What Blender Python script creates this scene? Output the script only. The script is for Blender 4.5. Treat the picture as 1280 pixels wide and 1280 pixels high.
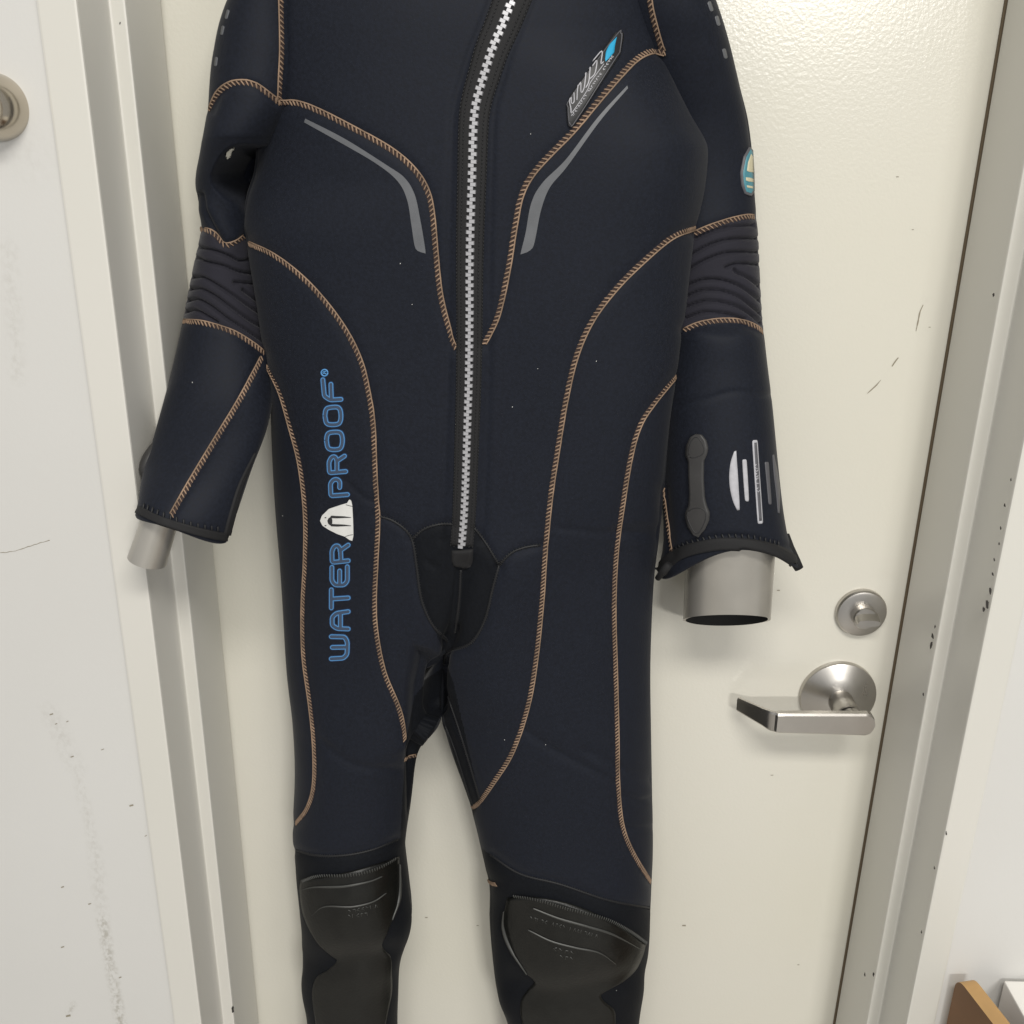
import bpy, bmesh, math, random
import numpy as np
from mathutils import Vector, Matrix
from mathutils.bvhtree import BVHTree
random.seed(4); rng = np.random.default_rng(7)
for o in list(bpy.data.objects): bpy.data.objects.remove(o)
scene = bpy.context.scene
col = scene.collection

# ------------------------------------------------------------------ camera
F = 1280.0                                   # focal length in photo pixels
D = 1.108                                    # camera to door face, metres
CAM = Vector((0.0, -D, 1.67))
zc = -Vector((-55, -3363, -1280)).normalized()          # world up seen in camera axes
yc = Vector((21, 486, -1280)).normalized()              # world +y (into the door)
yc = (yc - zc * yc.dot(zc)).normalized()
xc = yc.cross(zc)
RW = Matrix((xc, yc, zc))                    # camera vector -> world vector
cam_d = bpy.data.cameras.new('camera'); cam = bpy.data.objects.new('camera', cam_d); col.objects.link(cam)
cam.matrix_world = Matrix.Translation(CAM) @ RW.to_4x4()
cam_d.sensor_width = 36; cam_d.sensor_fit = 'HORIZONTAL'; cam_d.lens = 36 * F / 1280
cam_d.clip_start = 0.05; cam_d.clip_end = 100
scene.camera = cam

# ------------------------------------------------------------------ light
world = bpy.data.worlds.new('World'); scene.world = world; world.use_nodes = True
bg = world.node_tree.nodes['Background']
bg.inputs[0].default_value = (0.99, 0.985, 0.975, 1); bg.inputs[1].default_value = 0.36
def area(name, loc, target, sx, sy, power, colr):
    l = bpy.data.lights.new(name, 'AREA'); l.shape = 'RECTANGLE'; l.size = sx; l.size_y = sy
    l.energy = power; l.color = colr
    o = bpy.data.objects.new(name, l); col.objects.link(o); o.location = loc
    o.rotation_euler = (Vector(target) - Vector(loc)).to_track_quat('-Z', 'Y').to_euler()
    return o
area('ceiling_light', (0.18, -1.55, 2.7), (0.18, -1.40, 0), 1.2, 0.35, 33, (1.0, 0.965, 0.90))
area('ceiling_light', (1.75, -6.2, 2.75), (1.75, -6.1, 0), 1.2, 0.6, 320, (1.0, 0.98, 0.94))
scene.view_settings.view_transform = 'Standard'; scene.view_settings.look = 'None'
scene.view_settings.exposure = 0.32; scene.view_settings.gamma = 1.0
scene.view_settings.use_curve_mapping = False
scene.render.engine = 'CYCLES'

# ------------------------------------------------------------------ pixel helpers
RWn = np.array(RW); CAMn = np.array(CAM)
def ray(u, v):
    return (RW @ Vector(((u - 640) / F, (640 - v) / F, -1.0)))
def px(u, v, Y):
    d = ray(u, v); t = (Y - CAM.y) / d.y
    return CAM + d * t
def pxn(u, v, Y):
    u = np.asarray(u, float); v = np.asarray(v, float)
    d = np.stack([(u - 640) / F, (640 - v) / F, -np.ones_like(u)], -1) @ RWn.T
    t = (Y - CAMn[1]) / d[..., 1]
    return CAMn + d * t[..., None]
def proj(P):
    q = (P - CAMn) @ RWn
    return np.stack([640 + F * q[..., 0] / -q[..., 2], 640 - F * q[..., 1] / -q[..., 2]], -1)
def cr(pts, n=None, step=2.0):
    """Catmull-Rom through pts, resampled evenly"""
    P = np.array(pts, float)
    if len(P) == 2: Q = P
    else:
        E = np.vstack([2 * P[0] - P[1], P, 2 * P[-1] - P[-2]]); out = []
        for i in range(1, len(E) - 2):
            t = np.linspace(0, 1, 14, endpoint=False)[:, None]
            a, b, c, d = E[i - 1], E[i], E[i + 1], E[i + 2]
            out.append(.5 * (2 * b + (c - a) * t + (2 * a - 5 * b + 4 * c - d) * t * t + (3 * b - a - 3 * c + d) * t ** 3))
        Q = np.vstack(out + [P[-1:]])
    s = np.r_[0, np.cumsum(np.linalg.norm(np.diff(Q[:, :2], axis=0), axis=1))]
    if n is None: n = max(2, int(s[-1] / step) + 1)
    q = np.linspace(0, s[-1], n)
    return np.stack([np.interp(q, s, Q[:, k]) for k in range(Q.shape[1])], -1)
def dist_poly(uv, path):
    d = np.full(len(uv), 1e9)
    for a, b in zip(path[:-1], path[1:]):
        ab = b - a; L = ab @ ab + 1e-9
        t = np.clip(((uv - a) @ ab) / L, 0, 1)
        d = np.minimum(d, np.hypot(*(uv - (a + t[:, None] * ab)).T))
    return d
def in_poly(uv, poly):
    x, y = uv.T; ins = np.zeros(len(uv), bool); n = len(poly); j = n - 1
    for i in range(n):
        xi, yi = poly[i]; xj, yj = poly[j]
        c = ((yi > y) != (yj > y)) & (x < (xj - xi) * (y - yi) / (yj - yi + 1e-12) + xi)
        ins ^= c; j = i
    return ins

# ------------------------------------------------------------------ materials
def mat(name, rgb, rough=0.5, metal=0.0, noise=None, bump=None, spec=0.5, sheen=0.0, coat=0.0, var=0.0, aniso=0.0):
    m = bpy.data.materials.new(name); m.use_nodes = True
    nt = m.node_tree; p = nt.nodes['Principled BSDF']
    p.inputs['Base Color'].default_value = (*rgb, 1); p.inputs['Roughness'].default_value = rough
    p.inputs['Metallic'].default_value = metal; p.inputs['Specular IOR Level'].default_value = spec
    p.inputs['Sheen Weight'].default_value = sheen; p.inputs['Sheen Roughness'].default_value = 0.45
    p.inputs['Coat Weight'].default_value = coat; p.inputs['Anisotropic'].default_value = aniso
    tc = nt.nodes.new('ShaderNodeTexCoord')
    if var:
        n = nt.nodes.new('ShaderNodeTexNoise'); n.inputs['Scale'].default_value = noise or 6; n.inputs['Detail'].default_value = 6
        nt.links.new(tc.outputs['Object'], n.inputs['Vector'])
        r = nt.nodes.new('ShaderNodeMapRange'); r.inputs[1].default_value = .3; r.inputs[2].default_value = .7
        r.inputs[3].default_value = 1 - var; r.inputs[4].default_value = 1 + var
        nt.links.new(n.outputs['Fac'], r.inputs[0])
        mx = nt.nodes.new('ShaderNodeVectorMath'); mx.operation = 'SCALE'; mx.inputs[0].default_value = rgb
        nt.links.new(r.outputs[0], mx.inputs['Scale']); nt.links.new(mx.outputs[0], p.inputs['Base Color'])
        r2 = nt.nodes.new('ShaderNodeMapRange'); r2.inputs[3].default_value = max(.02, rough - .08); r2.inputs[4].default_value = min(1, rough + .08)
        nt.links.new(n.outputs['Fac'], r2.inputs[0]); nt.links.new(r2.outputs[0], p.inputs['Roughness'])
    if bump:
        sc, st, dist = bump
        n2 = nt.nodes.new('ShaderNodeTexNoise'); n2.inputs['Scale'].default_value = sc; n2.inputs['Detail'].default_value = 3
        nt.links.new(tc.outputs['Object'], n2.inputs['Vector'])
        b = nt.nodes.new('ShaderNodeBump'); b.inputs['Strength'].default_value = st; b.inputs['Distance'].default_value = dist
        nt.links.new(n2.outputs['Fac'], b.inputs['Height']); nt.links.new(b.outputs[0], p.inputs['Normal'])
    return m
M = {}
M['neoprene'] = mat('navy neoprene', (.0076, .0096, .0162), .66, bump=(420, .2, .0009), spec=.18, sheen=.05, var=.22, noise=330)
M['black'] = mat('black panel neoprene', (.0054, .0064, .0088), .66, bump=(420, .22, .0009), spec=.12, sheen=.02, var=.22, noise=330)
M['rib'] = mat('ribbed elbow fabric', (.0165, .0160, .0235), .8, bump=(1800, .4, .0006), spec=.25, sheen=.12, var=.12, noise=30)
M['thread'] = mat('tan thread', (.25, .172, .118), .75, var=.3, noise=60, spec=.3)
M['thread_dark'] = mat('rust thread core', (.032, .018, .015), .85)
M['black_thread'] = mat('black thread', (.0055, .006, .0075), .6)
M['reflect'] = mat('grey reflective print', (.105, .11, .12), .5, var=.08, noise=80)
M['silver'] = mat('silver reflective print', (.42, .42, .45), .45, var=.1, noise=150)
M['dimprint'] = mat('dim grey print', (.085, .085, .095), .5)
M['rubber'] = mat('moulded grey rubber', (.035, .034, .034), .48, var=.12, noise=40, bump=(600, .1, .0004))
M['pad'] = mat('knee pad rubber', (.0055, .0058, .0050), .36, var=.3, noise=60, bump=(260, .3, .0010), spec=.35)
M['padline'] = mat('worn pad ridge', (.040, .041, .038), .42)
M['tape'] = mat('black zip tape', (.0055, .0055, .0065), .8, bump=(900, .4, .0006))
M['teeth'] = mat('silver zip teeth', (.40, .40, .42), .38, metal=.25)
M['navyprint'] = mat('deep blue print', (.010, .030, .085), .55)
M['blueprint'] = mat('light blue print', (.075, .25, .52), .5)
M['fillprint'] = mat('grey blue print', (.038, .060, .105), .55)
M['cyan'] = mat('cyan badge print', (.02, .32, .55), .4)
M['white'] = mat('white print', (.68, .68, .66), .5, var=.04, noise=120)
M['cream'] = mat('cream badge print', (.52, .48, .33), .5)
M['inkblack'] = mat('black print', (.02, .02, .022), .5)
M['steel'] = mat('brushed steel', (.50, .48, .45), .30, metal=1.0, bump=(500, .04, .0005), var=.06, noise=30)
M['nickel'] = mat('polished nickel', (.50, .45, .37), .2, metal=1.0)
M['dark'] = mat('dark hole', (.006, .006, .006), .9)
M['tube'] = mat('grey painted tube', (.44, .42, .38), .34, var=.06, noise=20, metal=.6)
M['wood'] = mat('brown laminate', (.17, .083, .034), .45, var=.12, noise=14)
M['woodedge'] = mat('honey wood edge', (.45, .27, .105), .5, var=.12, noise=25)
M['paper'] = mat('white board', (.78, .76, .72), .6)
M['chip'] = mat('bare dark metal chip', (.022, .019, .016), .7)
M['scuff'] = mat('brown scuff', (.27, .24, .18), .7)
M['floor'] = mat('grey vinyl floor', (.42, .40, .37), .5, var=.1, noise=8)

def paint(name, rgb, rough, tint, bump, grime=None):
    m = mat(name, rgb, rough, bump=bump, var=0)
    nt = m.node_tree; p = nt.nodes['Principled BSDF']; tc = [n for n in nt.nodes if n.type == 'TEX_COORD'][0]
    n = nt.nodes.new('ShaderNodeTexNoise'); n.inputs['Scale'].default_value = 2.3; n.inputs['Detail'].default_value = 5
    nt.links.new(tc.outputs['Object'], n.inputs['Vector'])
    mx = nt.nodes.new('ShaderNodeMix'); mx.data_type = 'RGBA'
    mx.inputs['A'].default_value = (*rgb, 1); mx.inputs['B'].default_value = (*tint, 1)
    r = nt.nodes.new('ShaderNodeMapRange'); r.inputs[1].default_value = .35; r.inputs[2].default_value = .65
    nt.links.new(n.outputs['Fac'], r.inputs[0]); nt.links.new(r.outputs[0], mx.inputs['Factor'])
    out = mx.outputs['Result']
    if grime:                                 # smudgy wear lines: (x0,z0,x1,z1,halfwidth,strength)
        sep = nt.nodes.new('ShaderNodeSeparateXYZ'); nt.links.new(tc.outputs['Object'], sep.inputs[0])
        def M_(op, a, b=None, c=None, clamp=False):
            q = nt.nodes.new('ShaderNodeMath'); q.operation = op; q.use_clamp = clamp
            for i, w in enumerate((a, b, c)):
                if w is None: continue
                if isinstance(w, (int, float)): q.inputs[i].default_value = w
                else: nt.links.new(w, q.inputs[i])
            return q.outputs[0]
        nf = nt.nodes.new('ShaderNodeTexNoise'); nf.inputs['Scale'].default_value = 210; nf.inputs['Detail'].default_value = 8; nf.inputs['Roughness'].default_value = .7
        mp = nt.nodes.new('ShaderNodeMapping'); mp.inputs['Scale'].default_value = (1, 1, .7)
        nt.links.new(tc.outputs['Object'], mp.inputs[0]); nt.links.new(mp.outputs[0], nf.inputs['Vector'])
        tot = None
        for (x0, z0, x1, z1, w, s) in grime:
            dx, dz = x1 - x0, z1 - z0; L2 = dx * dx + dz * dz
            ax = M_('SUBTRACT', sep.outputs['X'], x0); az = M_('SUBTRACT', sep.outputs['Z'], z0)
            t = M_('DIVIDE', M_('ADD', M_('MULTIPLY', ax, dx), M_('MULTIPLY', az, dz)), L2, clamp=True)
            ex = M_('SUBTRACT', ax, M_('MULTIPLY', t, dx)); ez = M_('SUBTRACT', az, M_('MULTIPLY', t, dz))
            dd = M_('SQRT', M_('ADD', M_('MULTIPLY', ex, ex), M_('MULTIPLY', ez, ez)))
            k = M_('SUBTRACT', 1.0, M_('DIVIDE', dd, w), clamp=True)
            k = M_('MULTIPLY', k, s)
            tot = k if tot is None else M_('MAXIMUM', tot, k)
        nn = M_('MULTIPLY', M_('SUBTRACT', nf.outputs['Fac'], .44), 5.0, clamp=True)
        g = M_('MULTIPLY', tot, nn, clamp=True)
        m2 = nt.nodes.new('ShaderNodeMix'); m2.data_type = 'RGBA'
        nt.links.new(out, m2.inputs['A']); m2.inputs['B'].default_value = (.30, .28, .23, 1)
        nt.links.new(g, m2.inputs['Factor']); out = m2.outputs['Result']
    nt.links.new(out, p.inputs['Base Color'])
    return m
YW = -0.168
def wz(u, v): q = px(u, v, YW); return q.x, q.z
GR = []
for a, b, w, s in (((10, 310), (22, 470), .012, .22), ((8, 180), (40, 200), .03, .10), ((62, 890), (95, 960), .016, .22), ((95, 960), (118, 1060), .010, .26),
                   ((118, 1060), (128, 1150), .012, .3), ((128, 1150), (155, 1300), .010, .8), ((85, 1265), (92, 1255), .006, .6)):
    GR.append((*wz(*a), *wz(*b), w, s))
M['door'] = paint('cream gloss door paint', (.67, .65, .565), .20, (.68, .66, .59), (260, .12, .0016))
M['frame'] = paint('cream frame paint', (.61, .60, .55), .33, (.63, .615, .57), (120, .05, .001))
M['wall'] = paint('white wall paint', (.62, .615, .595), .5, (.60, .593, .57), (300, .08, .001), GR)

# ------------------------------------------------------------------ object helpers
def tag(o, label=None, cat=None, kind=None, group=None):
    if label: o['label'] = label
    if cat: o['category'] = cat
    if kind: o['kind'] = kind
    if group: o['group'] = group
    return o
def empty(name, loc, label, cat):
    o = bpy.data.objects.new(name, None); col.objects.link(o); o.location = loc; o.empty_display_size = .05
    return tag(o, label, cat)
def link(name, me, parent=None, label=None):
    o = bpy.data.objects.new(name, me); col.objects.link(o)
    if parent is not None:
        o.parent = parent; bpy.context.view_layer.update(); o.matrix_parent_inverse = parent.matrix_world.inverted()
    if label: o['label'] = label
    return o
class MB:
    """collects verts and faces in world space, builds one mesh object"""
    def __init__(s): s.v = []; s.f = []; s.m = []
    def add(s, V, Fc, m=0):
        b = len(s.v); s.v.extend([tuple(x) for x in V]); s.f.extend([tuple(i + b for i in f) for f in Fc]); s.m.extend([m] * len(Fc))
    def box(s, lo, hi, m=0):
        (a, b, c), (d, e, f) = lo, hi
        V = [(a, b, c), (d, b, c), (d, e, c), (a, e, c), (a, b, f), (d, b, f), (d, e, f), (a, e, f)]
        s.add(V, [(0, 3, 2, 1), (4, 5, 6, 7), (0, 1, 5, 4), (1, 2, 6, 5), (2, 3, 7, 6), (3, 0, 4, 7)], m)
    def grid(s, P, m=0, close=False):
        ns, nt = len(P), len(P[0]); V = [q for r in P for q in r]; Fc = []
        for i in range(ns - 1):
            for j in range(nt if close else nt - 1):
                k = (j + 1) % nt
                Fc.append((i * nt + j, i * nt + k, (i + 1) * nt + k, (i + 1) * nt + j))
        s.add(V, Fc, m)
    def tube(s, pts, r, n=6, m=0, caps=True):
        pts = [Vector(p) for p in pts]; R = r if hasattr(r, '__len__') else [r] * len(pts)
        up = Vector((0.13, 0.9, .37)); rows = []
        for i, p in enumerate(pts):
            t = (pts[min(i + 1, len(pts) - 1)] - pts[max(i - 1, 0)]).normalized()
            a = t.cross(up).normalized(); b = t.cross(a)
            rows.append([p + (a * math.cos(k * 2 * math.pi / n) + b * math.sin(k * 2 * math.pi / n)) * R[i] for k in range(n)])
        base = len(s.v); s.grid(rows, m, True)
        if caps:
            s.f.append(tuple(base + k for k in range(n))); s.m.append(m)
            s.f.append(tuple(base + (len(pts) - 1) * n + k for k in reversed(range(n)))); s.m.append(m)
    def lathe(s, c, axis, prof, n=48, m=0):
        """prof: (radius, distance along axis)"""
        axis = Vector(axis).normalized(); a = axis.orthogonal().normalized(); b = axis.cross(a); c = Vector(c)
        s.grid([[c + axis * h + (a * math.cos(k * 2 * math.pi / n) + b * math.sin(k * 2 * math.pi / n)) * max(r, 1e-5) for k in range(n)] for r, h in prof], m, True)
    def build(s, name, mats, parent=None, label=None, smooth=True, bevel=0, autos=None):
        me = bpy.data.meshes.new(name); me.from_pydata(s.v, [], s.f)
        for k in (mats if isinstance(mats, (list, tuple)) else [mats]): me.materials.append(k)
        me.polygons.foreach_set('material_index', s.m)
        bm = bmesh.new(); bm.from_mesh(me); bmesh.ops.recalc_face_normals(bm, faces=bm.faces)
        if bevel:
            bmesh.ops.bevel(bm, geom=[e for e in bm.edges if len(e.link_faces) == 2 and e.calc_face_angle(0) > .6], offset=bevel, segments=2, affect='EDGES', profile=.6)
        if autos:
            for e in bm.edges:
                if len(e.link_faces) == 2 and e.calc_face_angle(0) > autos: e.smooth = False
        bm.to_mesh(me); bm.free()
        me.polygons.foreach_set('use_smooth', [smooth] * len(me.polygons))
        return link(name, me, parent, label)

# ================================================================== SETTING
XL = (px(217.7, 154, 0).x + px(325, 1280, 0).x) / 2
XR = (px(1231, 154, 0).x + px(1042, 1280, 0).x) / 2
Y1, Y2 = -(D - D / 1.1017), -(D - D / 1.1851)
TOPZ = 2.06
SW = .0150                                   # stop step width
FW = .034                                    # frame face width
b = MB(); b.box((-2.2, -2.0, -.05), (2.4, .3, 0)); tag(b.build('floor', M['floor'], smooth=False), kind='structure')
for nm, x0, x1 in (('wall_left', -2.2, XL - SW - FW - .0005), ('wall_right', XR + SW + FW + .0005, 2.4)):
    b = MB(); b.box((x0, YW, 0), (x1, .12, 2.75)); tag(b.build(nm, M['wall'], smooth=False), kind='structure')
b = MB(); b.box((XL - SW - FW, YW, TOPZ + SW + FW), (XR + SW + FW, .12, 2.75)); tag(b.build('wall_above', M['wall'], smooth=False), kind='structure')

fr = empty('door_frame', ((XL + XR) / 2, 0, 0), 'cream painted metal door frame with stepped jambs around the door', 'door frame')
def jamb(x, sgn):                            # profile in (x, y), sgn = outwards direction
    P = [(x, -.0045), (x, Y1), (x + sgn * SW, Y1), (x + sgn * SW, Y2), (x + sgn * (SW + FW), Y2), (x + sgn * (SW + FW), .10), (x + sgn * .012, .10), (x + sgn * .012, -.0045)]
    b = MB()
    b.grid([[(p[0], p[1], z) for p in P] for z in (0.002, TOPZ)], close=True)
    n = len(P); b.f.append(tuple(range(n))); b.m.append(0); b.f.append(tuple(range(n, 2 * n))); b.m.append(0)
    return b.build('jamb', M['frame'], fr, smooth=False, bevel=.0022)
jl = jamb(XL, -1); jr = jamb(XR, 1)
P = [(TOPZ, -.0045), (TOPZ, Y1), (TOPZ + SW, Y1), (TOPZ + SW, Y2), (TOPZ + SW + FW, Y2), (TOPZ + SW + FW, .10), (TOPZ + .012, .10), (TOPZ + .012, -.0045)]
b = MB(); b.grid([[(x, p[1], p[0] + .0005) for p in P] for x in (XL - SW - FW, XR + SW + FW)], close=True)
b.f += [tuple(range(8)), tuple(range(8, 16))]; b.m += [0, 0]
b.build('head', M['frame'], fr, smooth=False, bevel=.0022)
for k, (u, v, Y, r) in enumerate(((1238, 740, Y2, 3.2), (1234, 757, Y2, 4), (1230, 762, Y2, 2.5), (1243, 700, Y2, 1.6), (1251, 660, Y2, 1.5), (1256, 632, Y2, 2), (1249, 680, Y2, 1.5), (1241, 718, Y2, 2), (1264, 600, Y2, 1.3),
                                  (1166, 795, Y1, 2.5), (1164, 806, Y1, 3.5), (1169, 783, Y1, 1.8), (1242, 369, Y1, 2.2), (1154, 868, Y1, 1.6), (1231, 582, Y1, 1.5), (291, 1262, Y1, 2.6), (150, 29, Y1, 1.2), (1183, 1042, Y2, 1.5), (1168, 1085, Y2, 1.3), (1152, 1165, Y2, 1.4), (1092, 1218, Y1, 1.8), (1081, 1218, Y1, 1.8))):
    b = MB(); n = 9; ang = [i * 2 * math.pi / n for i in range(n)]
    rr = [random.uniform(.5, 1.25) * r for _ in ang]
    V = [px(u + .6 * rr[i] * math.cos(a), v + 1.5 * rr[i] * math.sin(a), Y - .0004) for i, a in enumerate(ang)]
    b.add(V + [p + Vector((0, .0006, 0)) for p in V], [tuple(range(n))] + [(i, (i + 1) % n, n + (i + 1) % n, n + i) for i in range(n)])
    b.build('paint_chip', M['chip'], fr, smooth=False)

door = empty('door', ((XL + XR) / 2, 0, 0), 'cream painted door behind the hanging wetsuit with lever handle', 'door')
b = MB(); b.box((XL - .008, 0, .008), (XR + .008, .04, TOPZ + .008)); b.build('door_leaf', M['door'], door, smooth=False)
M['gapshade'] = mat('brown gap shade', (.12, .09, .055), .8)
b = MB(); b.box((XR - .0013, -.0030, .01), (XR + .009, -.0003, TOPZ)); b.build('gap_shade_strip', M['gapshade'], fr, smooth=False)  # added brown strip, paints the darkness of the gap between door and right stop
def mark(path, w, m, Y=-.0004, parent=door, name='scuff'):
    b = MB(); p = cr(path, step=3); n = len(p); t = np.gradient(p, axis=0); t /= np.linalg.norm(t, axis=1)[:, None]
    rows = []
    for i in range(n):
        ww = w * (.35 + .65 * math.sin(math.pi * (i + .4) / (n - .2))) * random.uniform(.7, 1.2); nx = np.array([-t[i][1], t[i][0]]) * ww
        a, c = p[i] + nx, p[i] - nx
        rows.append([px(*a, Y), px(*c, Y)])
    b.grid(rows); b.build(name, m, parent, smooth=False)
mark([(1154, 381), (1150, 390), (1148, 400), (1145, 414)], .9, M['scuff'])
mark([(1123, 447), (1119, 452), (1115, 458)], 1.0, M['scuff'])
mark([(1101, 475), (1095, 482), (1084, 492)], .7, M['scuff'])
for u, v, r in ((1122, 221, 1), (1162, 409, .8), (1141, 287, .8), (973, 738, 1.1), (965, 969, 1), (795, 1168, .5), (855, 1157, 1.4), (533, 1147, 1.0), (597, 1157, .9), (998, 1206, .8)):
    mark([(u - r * 1.6, v), (u, v + .5), (u + r * 1.6, v)], r * .7, M['scuff'])

# --- lever handle
lev = empty('lever_handle', px(1051, 872, 0), None, None); lev.parent = door
bpy.context.view_layer.update(); lev.matrix_parent_inverse = door.matrix_world.inverted(); del_keys = [k for k in ('label', 'category') if k in lev.keys()]
rc = px(1046, 868, 0); rr = (px(1093, 868, 0) - px(998, 868, 0)).length / 2
b = MB(); b.lathe(rc, (0, -1, 0), [(rr, 0), (rr, .0055), (rr - .0008, .007), (rr - .003, .0078), (rr * .62, .0125), (.0165, .0165), (.0125, .0167)], 72)
b.build('rose', M['steel'], lev, autos=.5)
b = MB(); b.lathe(rc, (0, -1, 0), [(.0150, .012), (.0150, .048), (.0135, .051)], 40)
YL = -.062
R0 = px(1092, 904, YL); Lb = px(966, 902, YL); Lt = px(923, 880, -.020)
hb = (px(1040, 890, YL) - px(1040, 917, YL)).length / 2
# neck block sweeping from the spindle to the blade
rows = []
for t in np.linspace(0, 1, 8):
    c = Vector(rc) + Vector((0, -.040 - .022 * t, 0)); c = c.lerp(Vector((px(1075, 904, YL).x, YL, R0.z)), t * t)
    rad = .0150 + (.0108 - .0150) * t
    rows.append([c + Vector((math.cos(a) * rad, 0, math.sin(a) * rad * (1 - .1 * t))) for a in np.linspace(0, 2 * math.pi, 24, endpoint=False)])
b.grid(rows, 0, True); b.build('neck', M['steel'], lev, autos=.6)
b = MB(); th = .0055
spine = [(R0 + Vector((0, 0, 0)), .25), (R0 + Vector((-.0015, 0, 0)), .6), (R0 + Vector((-.004, 0, 0)), .85), (R0 + Vector((-.009, 0, 0)), 1.0)]
for t in np.linspace(.1, .93, 9): spine.append((R0.lerp(Lb, t), 1.0 - .12 * t))
q0, q1 = R0.lerp(Lb, .94), Lb.lerp(Lt, .14)
for t in np.linspace(0, 1, 7):
    c = q0.lerp(Lb, t).lerp(Lb.lerp(q1, t), t); spine.append((c, .88 - .06 * t))
for t in np.linspace(.25, 1, 5): spine.append((Lb.lerp(Lt, t), .82 - .22 * t))
rows = []
for i, (c, s) in enumerate(spine):
    t = (spine[min(i + 1, len(spine) - 1)][0] - spine[max(i - 1, 0)][0]).normalized()
    up = Vector((0, 0, 1)); up = (up - t * up.dot(t)).normalized(); nn = t.cross(up)
    h = hb * s; e = .0022
    prof = [(-h, -th + e), (-h + e, -th), (h - e, -th), (h, -th + e), (h, th - e), (h - e, th), (-h + e, th), (-h, th - e)]
    prof = [(p, max(-th, min(th, q)) * (.55 if i > 14 else 1)) for p, q in prof]
    rows.append([c + up * p + nn * q for p, q in prof])
base = len(b.v); b.grid(rows, 0, True)
b.f += [tuple(range(8)), tuple(range((len(rows) - 1) * 8, len(rows) * 8))]; b.m += [0, 0]
b.build('lever', M['steel'], lev, autos=.45)

# --- privacy turn
trn = empty('thumb_turn', px(1077, 766, 0), None, None); trn.parent = door
bpy.context.view_layer.update(); trn.matrix_parent_inverse = door.matrix_world.inverted()
tcn = px(1075, 764, 0); tr = (px(1106, 764, 0) - px(1043, 764, 0)).length / 2
b = MB(); b.lathe(tcn, (0, -1, 0), [(tr, 0), (tr, .006), (tr - .0015, .0085), (tr - .004, .0092), (.0115, .0096)], 64); b.build('rose', M['steel'], trn, autos=.5)
b = MB(); b.lathe(tcn, (0, -1, 0), [(.0140, .008), (.0140, .0195), (.0128, .0212), (.0001, .0215)], 40); b.build('boss', M['steel'], trn, autos=.5)
b = MB(); rows = []
for i, t in enumerate(np.linspace(0, 1, 7)):
    y = -.018 - .012 * t; hw = .0150 - .002 * t * t; hh = .0090 - .0050 * t
    rows.append([Vector(tcn) + Vector((.002, y, 0)) + Vector((.0, 0, 0)) + Vector((math.copysign(abs(math.cos(a)) ** .7, math.cos(a)) * hw, y * 0, math.copysign(abs(math.sin(a)) ** .8, math.sin(a)) * hh - .0015 * t)) - Vector((0, 0, 0)) for a in np.linspace(0, 2 * math.pi, 28, endpoint=False)])
b.grid(rows, 0, True); b.f.append(tuple(range(6 * 28, 7 * 28))); b.m.append(0)
b.build('turn_grip', M['steel'], trn, autos=.6)
for e_ in (lev, trn):
    for k in ('label', 'category'):
        if k in e_.keys(): del e_[k]

# --- domed knob on the left wall
kc = px(-4, 134, YW); kr = (px(36, 134, YW) - px(-44, 134, YW)).length / 2
kn = empty('wall_knob', kc, 'shiny domed nickel knob fixed on the white wall left of the frame', 'knob')
b = MB(); b.lathe(kc, (0, -1, 0), [(kr, 0), (kr, .003)] + [(kr * math.cos(a), .003 + .034 * math.sin(a)) for a in np.linspace(.0, 1.05, 14)], 64); b.build('dome', M['nickel'], kn, autos=.7)
b = MB(); b.lathe(kc, (0, -1, 0), [(.0185, .027), (.0185, .0355), (.0172, .037), (.0165, .0345), (.015, .0345), (.0145, .0385), (.013, .0395)], 56); b.build('collar', M['nickel'], kn, autos=.5)
b = MB(); b.lathe(kc, Vector((-.25, -1, -.15)), [(.0115, .025), (.0112, .055), (.010, .059), (.0001, .060)], 40); b.build('stem', M['nickel'], kn, autos=.5)
# hairline crack in the plaster
b = MB(); p = cr([(-4, 692), (20, 688), (45, 680), (62, 675)], step=4)
b.tube([px(u, v + random.uniform(-.6, .6), YW - .0001) for u, v in p], [.0005 * random.uniform(.4, 1) for _ in p], 4)
o = b.build('wall_crack', M['scuff'], bpy.data.objects['wall_left'])
for u, v, r in ((64, 893, 2), (90, 946, 1.8), (128, 937, 1.6), (164, 1007, 2.2), (78, 1109, 1.6), (112, 1130, 1.6), (78, 1184, 1.8), (85, 1270, 2.6), (150, 1222, 1.4), (182, 1045, 1.2), (70, 905, 1.2), (84, 902, 1.2)):
    mark([(u - r, v + .5), (u, v), (u + r * 1.2, v - .8)], r * .5, M['scuff'], YW - .0004, bpy.data.objects['wall_left'], 'scuff')

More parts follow.
